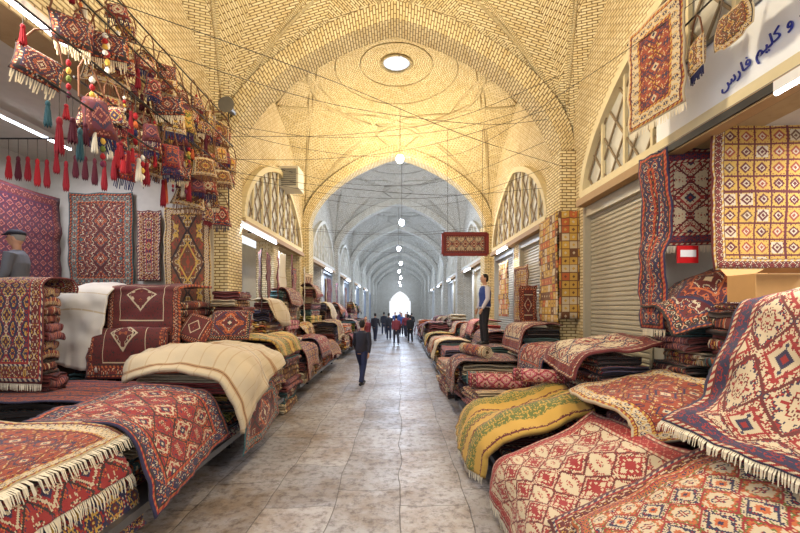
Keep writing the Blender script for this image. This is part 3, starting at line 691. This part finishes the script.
TB=[tassel_base((130,16,32),'crimson'),tassel_base((160,26,36),'red'),tassel_base((76,14,34),'maroon'),tassel_base((40,76,84),'teal'),tassel_base((216,206,186),'white'),
    pom_base(['red','yellow','green','red','purple'],'multicoloured'),pom_base(['red','orange','navy','red'],'red and blue'),tassel_base((176,84,44),'orange'),pom_base(['white','red','yellow','white'],'white and red')]
TW=[0,0,1,2,2,3,4,5,5,6,7,8]
def bag_base(style,w,h,n,sl=.22,shape=0):
    root=mk('carpet_bag',None,label='%s woven bag with strap and tassels'%n,cat='bag')
    g=G(); N=10
    for sd in (1,-1):
        n0=len(g.v)
        for j in range(N+1):
            for i in range(N+1):
                u=-1+2*i/N;v=-1+2*j/N; d=.055*((1-u**4)*(1-v**4))**.6
                wx=1+.08*v*v-shape*.18*v; g.v.append((u*w/2*wx,-sd*d,v*h/2-h/2-sl-.02*shape*u*u))
        for j in range(N):
            for i in range(N):
                a=n0+j*(N+1)+i; g.face([a,a+1,a+N+2,a+N+1],[((i+di)/N*w-w/2,(j+dj)/N*h-h/2) for di,dj in ((0,0),(1,0),(1,1),(0,1))])
    g.obj('bag_body',rm(style,w,h,1.3+w,.05,.16),root,smooth=True)
    g=G(); g.tube([(-w/2+.01,0,-sl-.02),(-w/4,0,-sl*.3),(0,0,0),(w/4,0,-sl*.3),(w/2-.01,0,-sl-.02)],.009,6); g.obj('strap',plain('strap_wool',C['brown'],.9),root)
    g=G()
    for i in range(int(w/.018)):
        x=-w/2+.01+i*.018; g.beam((x,0,-sl-h+.01),(x+R(-.01,.01),0,-sl-h-R(.05,.12)),.009)
    g.obj('fringe',plain('fringe_wool',C[random.choice(['dred','cream','brown','navy'])],.95),root)
    return root
BB=[bag_base('persian_red',.3,.3,'red',.2,1),bag_base('brown_diamond',.3,.36,'brown',.28),bag_base('navy_gold',.24,.22,'navy and gold',.3,1),bag_base('green_kilim',.28,.26,'olive',.15,1),
    bag_base('dark_medallion',.34,.26,'dark crimson',.24),bag_base('patch_grid',.24,.26,'patchwork',.2),bag_base('brown_diamond',.4,.28,'wide brown',.14,1),bag_base('orange_kilim',.22,.34,'slim striped',.34),
    bag_base('rust',.32,.3,'rust',.2,0),bag_base('crimson_plain',.22,.24,'small plain crimson',.32,1),bag_base('cream_floral',.24,.18,'small cream',.1,1),bag_base('purple',.24,.28,'purple',.26,1),bag_base('navy_gold',.18,.2,'small navy',.12,1)]
def rail(p,q,label='thin iron rail for hanging goods',r=.01):
    g=G(); g.tube([p,q],r,8); return g.obj('hanging_rail',M_iron,label=label,cat='rail')
for X,z,ys,ye,seq in ((-3.05,4.95,3.5,7.2,'bag'),(-3.0,4.4,3.2,7.0,'mix'),(-2.95,3.9,3.35,4.7,'tas'),(-3.25,5.55,4.4,7.4,'bag'),(-3.35,4.65,4.4,7.4,'bag'),(-3.3,4.1,5.0,7.3,'mix'),(-3.2,5.25,3.9,7.0,'mix'),(-3.35,4.35,4.8,7.2,'bag'),(-3.4,5.0,4.4,7.2,'bag'),(-3.1,4.2,3.9,6.4,'mix')):
    rail((X,ys-.1,z),(X,ye+.1,z))
    y=ys
    while y<ye:
        r=R(0,1)
        if seq=='bag' and r<.65 or seq=='mix' and r<.4:
            sc=R(.6,1.1); o=cpy(random.choice(BB),(X+R(-.04,.04),y+.15,z),R(.2,1.4),(sc,sc,sc*R(.8,1.35)),'woven bags hanging at the shop front'); y+=R(.2,.38)
            o.rotation_euler=(R(-.1,.1),R(-.22,.22),o.rotation_euler[2])
        else:
            o=cpy(TB[random.choice(TW)],(X+R(-.02,.02),y,z),R(0,3),None,'wool tassels hanging at the shop front'); sc=R(.6,1.0); o.scale=(sc,sc,sc*R(.9,1.9)); y+=R(.05,.12)
rail((-4.6,4.6,3.95),(-3.1,4.6,3.95)); 
for i in range(13): o=cpy(TB[random.choice([0,2,3,1,2,0])],(-4.5+i*.11,4.6,3.95),0,(.8,.8,R(1,1.6)),'wool tassels hanging at the shop front')
# right hanging bags
rail((2.9,2.4,5.35),(2.9,5.1,5.35)); rail((2.98,2.8,4.95),(2.98,4.3,4.95))
o=cpy(BB[1],(2.98,4.02,4.95),1.35,(.9,.9,.9),'woven bags over the shop sign')
for b in TB+BB: kill(b)
hang(2.8,4.9,2.92,4.1,5.32,4.12,'rust','tan and red camel bag rug hanging beside the sign',fr='b',tile=.3)
def saddle(loc,rgb,s1,n,style=None):
    root=mk('saddle_bag',None,label='%s shoulder bag with strap hanging by the sign'%n,cat='bag',loc=loc); root.scale=(s1*.6,s1,s1)
    g=G(); N=14
    for sd in (1,-1):
        n0=len(g.v)
        for j in range(N+1):
            for i in range(N+1):
                u=-1+2*i/N;v=-1+2*j/N; rr=max(abs(u),abs(v)); q=math.hypot(u,v) or 1; f=rr/q*.5+.5
                d=.07*max(0,1-rr**4); g.v.append((-sd*d,u*f*.27*(1-.15*v),v*f*.2-(.03 if abs(u)<.5 else 0)))
        for j in range(N):
            for i in range(N): a=n0+j*(N+1)+i; g.face([a,a+1,a+N+2,a+N+1],[((i+di)/N*.5-.25,(j+dj)/N*.4-.2) for di,dj in ((0,0),(1,0),(1,1),(0,1))])
    mt=plain('leather_'+n,rgb,.6)
    g.obj('bag_body',rm(style,.5,.4,.3,.06,.16) if style else mt,root,smooth=True)
    g=G(); g.tube([(0,-.24,.05),(0,-.15,.35),(0,0,.5),(0,.15,.35),(0,.24,.05)],.012,6); g.obj('strap',mt,root)
saddle((2.92,3.02,4.66),(124,76,44),.85,'brown leather'); saddle((2.98,3.58,4.55),(84,62,44),.8,'dark brown woven','brown_diamond')
# ---------------------------------------------------------------- shop sign
root=mk('shop_sign',None,label='long white shop sign board with blue Persian lettering',cat='sign',loc=(3.3,3.0,4.3))
g=G(); g.box((-.03,-2.0,-.34),(.03,2.1,.5)); g.obj('board',plain('white_sign',(236,240,246),.4,0,.04),root)
g=G()
for a,b in (((-.04,-2,.5),(-.04,2.1,.5)),((-.04,-2,-.34),(-.04,2.1,-.34))): g.beam(a,b,.04)
g.obj('frame',M_steel,root)
def text(body,size,loc,mat,parent,mtx):
    cu=bpy.data.curves.new('lettering','FONT'); cu.body=body; cu.size=size; cu.extrude=.006
    t=bpy.data.objects.new('t',cu); COL.objects.link(t)
    dg=bpy.context.evaluated_depsgraph_get(); me=bpy.data.meshes.new_from_object(t.evaluated_get(dg)); bpy.data.objects.remove(t)
    me.materials.clear(); me.materials.append(mat); o=mk('lettering',me,parent); o.matrix_local=Matrix.Translation(loc)@mtx; return o
MX=Matrix(((0,0,-1,0),(-1,0,0,0),(0,1,0,0),(0,0,0,1)))@Matrix.Rotation(math.radians(13),4,'Z')
text('\uFEB1\uFEAD\uFE8E\uFED3 \uFEE2\uFBFF\uFEE0\uFB90 \uFEED \uFEA9',.155,(-.045,1.05,-.12),plain('blue_paint',(28,48,150),.4),root,MX)
g=G(); g.box((3.2,-.5,3.86),(3.42,5.2,3.94)); g.obj('trim_60',M_iron,kind='structure',label='dark soffit beam under the shop sign')
root=mk('notice_plaque',None,label='small red plaque with white band',cat='sign',loc=(3.32,4.62,2.62))
g=G(); g.box((-.12,-.01,-.1),(.12,.01,.1)); g.obj('plate',plain('red_plate',(200,24,30),.4),root)
g=G(); g.box((-.09,-.016,-.03),(.09,-.011,.05)); g.obj('band',plain('white_paint',(240,240,240),.4),root)
root=mk('hanging_sign',None,label='red ornamental sign with cream border hung over the aisle',cat='sign',loc=(1.87,11.5,3.84))
g=G(); g.box((-.62,-.028,-.28),(.62,.03,.28)); g.quad([(-.62,-.03,-.28),(.62,-.03,-.28),(.62,-.03,.28),(-.62,-.03,.28)],[(-.62,-.28),(.62,-.28),(.62,.28),(-.62,.28)])
g.obj('board',rm('cream_floral',1.24,.56,.2,.1,.25),root)
g=G()
for a,b in (((-.64,0,-.3),(.64,0,-.3)),((-.64,0,.3),(.64,0,.3)),((-.64,0,-.3),(-.64,0,.3)),((.64,0,-.3),(.64,0,.3))): g.beam(a,b,.09,.08)
g.obj('frame',plain('red_frame',(130,30,24),.5),root)
for x in (-.5,.5):
    g=G(); g.tube([(x,0,.3),(x,0,3.3)],.005,5); g.obj('cord',M_cord,root)
root=mk('cardboard_box',None,label='brown cardboard box with open flaps on a rug pile',cat='box',loc=(3.5,3.85,2.06))
stack(3.3,3.95,3.5,4.3,.2,2.05,'rugs under the cardboard box',warm,hh=MID)
g=G(); g.box((-.22,-.16,0),(.22,.16,.26)); g.obj('body',plain('cardboard',(196,150,92),.85),root)
for a,b2,c,d in ((-.165,.262,-.27,.3),(.165,.262,.25,.34)):
    g=G(); g.quad([(-.22,a,b2),(.22,a,b2),(.22,c,d),(-.22,c,d)]); g.obj('flap',plain('cardboard',(196,150,92),.85),root)
# ---------------------------------------------------------------- lamps
def pendant(x,y,z,ztop,col,power,label,emit=25,r=.07):
    root=mk('pendant_or_fill_lamp',None,label=label,cat='lamp',loc=(x,y,z))
    g=G(); g.tube([(0,0,.14),(0,0,ztop-z)],.008,6); g.obj('cord',M_cord,root)
    g=G(); g.tube([(0,0,.06),(0,0,.15)],[.035,.03],10); g.obj('socket',M_iron,root)
    g=G(); g.ball((0,0,0),(r,r,r*1.15),16,10); g.obj('bulb',plain('bulb_%d_%d'%(col[2],emit),col,.3,0,0,emit),root,smooth=True)
    L=bpy.data.lights.new('lamp_light','POINT'); L.energy=power; L.color=lin(col)[:3]; L.shadow_soft_size=.22
    o=bpy.data.objects.new('lamp_light',L); COL.objects.link(o); o.location=(x,y,z-r-.26)
WARM=(255,238,204); COOL=(212,229,255)
pendant(CX,5.2,6.4,9.0,WARM,400,'added unseen warm bulb lighting the near bay')  # added bulb above the view, brightens the near vault
pendant(0.0,13.0,6.85,8.5,WARM,480,'added unseen warm bulb lighting the near bay',80,.12)
zz=[5.9,5.75,5.6,5.6,5.5,5.4,5.4]
for i,b in enumerate(range(2,9)):  # last bulb of the row is added to brighten the end wall
    pendant(0.08*(-1)**i,YA+BL*b+3.2,zz[i],8.9,COOL,480,'cool white bulb along the bazaar, the farthest added for light',90,.12)
def tube_lamp(x,y,z,l,power,col=COOL,axis='y',tilt=0,br=0):
    root=mk('fluorescent_or_fill_lamp',None,label='white fluorescent or added fill tube over a shop front',cat='lamp',loc=(x,y,z))
    a,b=((0,-l/2,0),(0,l/2,0)) if axis=='y' else ((-l/2,0,0),(l/2,0,0))
    g=G(); g.tube([a,b],.022,8); g.obj('tube',plain('tube_light',(235,242,255),.3,0,0,14),root)
    g=G(); g.beam((a[0],a[1],.05),(b[0],b[1],.05),.09,.05); g.obj('housing',plain('white_metal',(230,230,230),.4),root)
    if br: g=G(); g.beam((0,0,.07),(br,0,.07),.03); g.obj('bracket',M_iron,root)
    L=bpy.data.lights.new('tube_area','AREA'); L.shape='RECTANGLE'; L.size=.25 if axis=='y' else l; L.size_y=l if axis=='y' else .25; L.energy=power; L.color=lin(col)[:3]
    o=bpy.data.objects.new('tube_area',L); COL.objects.link(o); o.location=(x,y,z-.06); o.rotation_euler=(0,tilt,0)
NEU=(255,246,232)
tube_lamp(-3.35,9.6,3.75,2.4,90,COOL,'y',-.5,-.3)
tube_lamp(-3.3,3.2,4.6,1.5,80,NEU,'y',-.5,-.3)  # added fill tube for the near left goods and aisle
tube_lamp(-5.4,5.9,4.6,1.3,65,(240,240,255),'y')
tube_lamp(3.15,2.6,3.8,1.5,75,NEU,'y',.6,.2)
tube_lamp(4.6,3.2,3.85,1.3,80,(240,244,255),'y')
tube_lamp(3.1,12.2,3.75,1.2,65,NEU,'y',.6,.3)  # added tube, fill light for the right side of this bay
for b in range(2,6):
    y=YA+BL*(b+.5)
    tube_lamp(-3.3,y,3.75,1.6,60,COOL,'y',-.5,-.3); tube_lamp(3.1,y,3.75,1.6,60,COOL,'y',.5,.3)  # tubes added on both sides as fill for the far aisle
# ---------------------------------------------------------------- cables, fixtures
def cable(pts,r=.0045):
    P=[Vector(p) for p in pts]; g=G(); N=24
    out=[crv(P,i/N) for i in range(N+1)]
    g.tube(out,r,5); g.obj('cable',M_cord,label='dark electric cable strung across the vault',cat='cable',group='cables across the vault')
cable([(-3.3,7.8,4.9),(-1.5,7.9,4.95),(0.5,7.9,5.2),(3.1,7.7,5.9)])
cable([(-3.3,7.7,5.3),(-1,7.6,5.3),(1,7.6,5.6),(3.1,7.5,6.4)])
cable([(-2.8,3.8,4.6),(-1,6.2,5.15),(1.5,7.5,5.45),(3.2,8,5.8)])
cable([(-3.3,8.0,5.0),(-1.2,10,5.1),(1.2,10,5.2),(3.3,8.4,5.6)])
cable([(-3.3,11,4.2),(-1,11.4,4.1),(1,11.6,4.15),(3.2,11.8,4.5)])
cable([(-3.3,13,4.6),(0,13.4,4.5),(3.2,13.5,4.8)])
cable([(-3.2,6.5,4.3),(-1.5,7.5,4.3),(1,8.5,4.4),(3.2,9,4.7)])
cable([(-3.25,7.6,6.0),(-3.27,7.6,5),(-3.25,7.6,3.8)],.012)
cable([(-3.3,7.9,5.6),(-1.5,8.2,5.5),(1,8.3,5.7),(3.1,7.9,6.1)]); cable([(-3.2,8.0,4.6),(-1,9,4.5),(1.4,9.2,4.6),(3.1,8.2,4.9)])
cable([(-3.3,12,5.4),(-.5,12.6,5.2),(1.6,12.6,5.3),(3.2,12,5.6)]); cable([(3.1,3.2,5.0),(2.6,5.5,5.2),(1.5,9.5,5.7),(.2,13,6.9)])
cable([(-3.0,4.4,4.6),(-2.6,7.0,5.0),(-1.2,10.5,6.0),(0,13,6.95)]); cable([(-3.3,17,4.6),(0,17.3,4.4),(3.2,17.2,4.7)])
cable([(-3.0,3.0,4.6),(-1,5.2,5.0),(1.2,6.8,4.9),(3.1,7.2,4.5)])
root=mk('air_conditioner',None,label='white boxed cooling unit fixed high on the brick pier',cat='air conditioner',loc=(-3.3,12.2,5.9))
g=G(); g.box((-.28,-.34,-.32),(.28,.34,.32)); g.obj('casing',plain('cream_metal',(226,220,202),.5),root)
g=G(); 
for i in range(9): g.box((-.22,-.36,-.26+i*.058),(.22,-.342,-.23+i*.058))
g.obj('grille',M_steel,root)
root=mk('loudspeaker',None,label='small horn loudspeaker fixed to the brick pier',cat='loudspeaker',loc=(-3.2,7.5,5.75))
g=G(); g.tube([(0,.2,0),(0,0,0),(0,-.14,0)],[.05,.07,.15],16); g.obj('horn',M_steel,root)
g=G(); g.beam((0,.1,0),(-.1,.3,-.02),.03); g.obj('bracket',M_iron,root)
# ---------------------------------------------------------------- people
def remesh(g,name,mat,vox,it=4):
    me=g.mesh('tmp',mat); o=bpy.data.objects.new('tmp',me); COL.objects.link(o)
    m=o.modifiers.new('r','REMESH'); m.mode='VOXEL'; m.voxel_size=vox
    m=o.modifiers.new('s','SMOOTH'); m.factor=.5; m.iterations=it
    dg=bpy.context.evaluated_depsgraph_get(); r=bpy.data.meshes.new_from_object(o.evaluated_get(dg)); r.name=name
    bpy.data.objects.remove(o); r.materials.clear(); r.materials.append(mat)
    for p in r.polygons: p.use_smooth=True; p.material_index=0
    return r
def person(loc,head,height,label,top,trs,hairc,stride=.0,arms=((.1,-.12),(.1,.12)),vest=None,cap=None,vox=.012,skin=(196,146,116)):
    root=mk('person',None,label=label,cat='person',loc=loc); k=height/1.75; root.scale=(k,k,k); root.rotation_euler=(0,0,head)
    lean=.04 if stride else 0
    def legpts(sx,fy,lift):
        hip=Vector((sx*.09,0,.92)); ank=Vector((sx*.1,fy,.09+lift)); kn=(hip+ank)/2+Vector((0,.04+abs(fy)*.12,.02)); return hip,kn,ank
    LG=[legpts(-1,stride,0),legpts(1,-stride,.03 if stride else 0)]
    AR=[]
    for sx,(out,fy) in zip((-1,1),arms):
        sh=Vector((sx*.185,lean,1.42)); el=sh+Vector((sx*out*.55,fy*.5-.02,-.29)); wr=el+Vector((sx*out*.1,fy+.05,-.245)); 
        if fy>.3: wr=el+Vector((-sx*.05,.24,.02))
        AR.append((sh,el,wr))
    g=G()
    T=[(0,0,.84),(0,0,.95),(0,0,1.1),(0,lean,1.28),(0,lean,1.4),(0,lean,1.46)]
    TR=[(.14,.1),(.165,.11),(.135,.095),(.165,.115),(.16,.09),(.07,.06)]
    g.tube(T,TR,16); g.tube([(0,lean,1.42),(0,lean+.005,1.5),(0,lean+.015,1.58)],[.06,.052,.055],12)
    hc=Vector((0,lean+.02,1.64)); g.ball(hc,(.075,.093,.112),16,12); g.ball(hc+Vector((0,.025,-.05)),(.055,.065,.06),12,8)
    g.tube([hc+Vector((0,.085,.015)),hc+Vector((0,.112,-.022)),hc+Vector((0,.085,-.03))],[.01,.016,.012],8)
    for sx in (-1,1): g.ball(hc+Vector((sx*.077,-.005,-.005)),(.012,.02,.03),8,6)
    for (h,kn,an) in LG:
        g.tube([h,(h+kn)/2,kn,(kn+an)/2+Vector((0,-.015,0)),an],[.085,.075,.055,.052,.036],12); g.tube([an+Vector((0,-.05,-.05)),an+Vector((0,.06,-.055)),an+Vector((0,.16,-.065))],[.035,.038,.025],10)
    for sx,(sh,el,wr) in zip((-1,1),AR):
        g.tube([sh,(sh+el)/2,el,(el+wr)/2,wr],[.052,.046,.038,.034,.025],10)
        d=(wr-el).normalized(); side=Vector((0,1,0)) if abs(d.y)<.7 else Vector((1,0,0)); side=(side-d*side.dot(d)).normalized()
        pm=wr+d*.05; g.tube([wr,pm,wr+d*.09],[(.022,.018),(.038,.016),(.036,.014)],10,ref=side)
        for i,(o_,l) in enumerate(((-.028,.062),(-.01,.075),(.01,.07),(.028,.055))):
            b=wr+d*.085+side*o_; c=b+d*l*.5; e=c+(d*.8-Vector((sx,0,0))*.45).normalized()*l*.5; g.tube([b,c,e],[.009,.0085,.007],6)
        b=wr+d*.03+side*.03; g.tube([b,b+(d+side).normalized()*.035,b+(d+side*.5).normalized()*.065],[.011,.01,.008],6)
    mk('body',remesh(g,'body',plain('skin',skin,.6,0,.08),vox if vox>.02 else .009),root)
    g=G(); g.tube([(0,0,.86),(0,0,.95),(0,0,1.02)],[(.15,.11),(.175,.122),(.155,.115)],16)
    for (h,kn,an) in LG: g.tube([h,(h+kn)/2,kn,(kn+an)/2,an+Vector((0,0,.0))],[.1,.092,.074,.07,.065],12)
    mk('trousers',remesh(g,'trousers',plain('trouser_cloth',trs,.85),vox),root)
    g=G()
    g.tube([(0,0,.9),(0,0,.97),(0,0,1.1),(0,lean,1.28),(0,lean,1.41),(0,lean,1.475)],[(.18,.13),(.182,.13),(.16,.118),(.188,.138),(.178,.108),(.075,.068)],16)
    for (sh,el,wr) in AR: g.tube([sh,(sh+el)/2,el,(el+wr)/2,wr-(wr-el)*.04],[.072,.064,.056,.05,.042],10)
    mk('jacket' if not vest else 'shirt',remesh(g,'top',plain('top_cloth',top,.85),vox),root)
    if vest:
        g=G(); g.tube([(0,0,.94),(0,0,1.1),(0,lean,1.28),(0,lean,1.41),(0,lean,1.46)],[(.196,.146),(.178,.134),(.205,.152),(.18,.12),(.09,.085)],16)
        mk('vest',remesh(g,'vest',plain('vest_cloth',vest,.8),vox),root)
    for (h,kn,an) in LG:
        g=G(); g.tube([an+Vector((0,-.07,-.045)),an+Vector((0,.02,-.04)),an+Vector((0,.12,-.055)),an+Vector((0,.19,-.065))],[(.04,.042),(.046,.05),(.046,.034),(.025,.02)],10)
        mk('shoe',remesh(g,'shoe',plain('shoe_leather',(30,26,26),.5),max(vox,.012)),root)
    g=G(); g.ball(hc+Vector((0,-.022,.03)),(.084,.09,.098),16,12)
    if stride or not cap: g.ball(hc+Vector((0,-.035,-.01)),(.08,.075,.09),12,8)
    mk('hair',remesh(g,'hair',plain('hair',hairc,.8),max(vox,.012)),root)
    if cap:
        g=G(); g.ball(hc+Vector((0,-.01,.075)),(.1,.115,.055),16,8); g.tube([hc+Vector((0,.06,.06)),hc+Vector((0,.15,.045))],[(.08,.012),(.05,.008)],10)
        mk('cap',remesh(g,'cap',plain('cap_cloth',cap,.9),.012),root)
    if vox<.02:
        for sx in (-1,1):
            g=G(); g.ball(hc+Vector((sx*.03,.088,.012)),(.012,.008,.007),8,6); g.obj('eye',plain('dark_eye',(30,22,20),.3),root)
            g=G(); g.tube([hc+Vector((sx*.045,.083,.035)),hc+Vector((sx*.015,.094,.037))],.004,5); g.obj('eyebrow',plain('hair',hairc,.8),root)
        g=G(); g.tube([hc+Vector((-.022,.086,-.062)),hc+Vector((0,.093,-.06)),hc+Vector((.022,.086,-.062))],.006,6); g.obj('mouth',plain('lips',(150,84,76),.5),root)
    return root
person((-1.0,10.4,0),-.35,1.68,'person in dark jacket and blue trousers walking away along the aisle',(40,38,50),(40,48,84),(24,18,16),stride=.25,arms=((.16,.16),(.16,-.16)))
person((2.06,9.7,1.12),math.radians(100),1.7,'person in blue vest and pale shirt standing on rugs',(206,200,206),(34,30,34),(30,22,18),arms=((.12,.1),(.14,.04)),vest=(44,66,132))
person((-5.5,5.75,1.35),math.radians(110),1.76,'person in grey jacket and dark flat cap standing in the shop',(104,106,112),(40,40,44),(150,146,140),arms=((.1,.1),(.1,.4)),cap=(38,38,46))
pb=[person((-.7,25,0),.0,1.7,'person in dark clothes walking among shoppers',(44,44,54),(48,52,72),(24,18,16),stride=.15,vox=.03),
    person((.1,29,0),3.1,1.65,'person in blue top walking among shoppers',(60,84,140),(30,30,40),(24,18,16),stride=.12,vox=.03),
    person((.6,23,0),.3,1.6,'person in black long coat among shoppers',(28,26,30),(22,20,24),(20,16,16),stride=.08,vox=.03),
    person((-.2,21.5,0),.2,1.62,'person in maroon top walking among shoppers',(120,44,52),(40,40,52),(24,18,16),stride=.14,vox=.03)]
for i,(x,y) in enumerate(((-1.2,30),(-.4,34),(.95,33),(.4,27),(-1.5,24),(.0,40),(.8,44),(-1.6,18.5))):
    cpy(pb[i%4],(x,y,0),R(-.5,.5)+(math.pi if i%2 else 0),None,'shoppers in the distance')
for p in pb: p["group"]='shoppers in the distance'
# ---------------------------------------------------------------- world & camera
w=bpy.data.worlds.new('World'); scene.world=w; w.use_nodes=True
bg=w.node_tree.nodes['Background']; bg.inputs[0].default_value=(.92,.95,1,1); bg.inputs[1].default_value=1.15
cam=bpy.data.cameras.new('Camera'); cam.sensor_width=36; cam.lens=18.0; cam.shift_y=.052; cam.clip_end=300
co=bpy.data.objects.new('Camera',cam); COL.objects.link(co); co.location=(0,0,2.0); co.rotation_euler=(math.radians(90),0,0)
scene.camera=co
scene.view_settings.view_transform='Standard'
print('folded',NF)
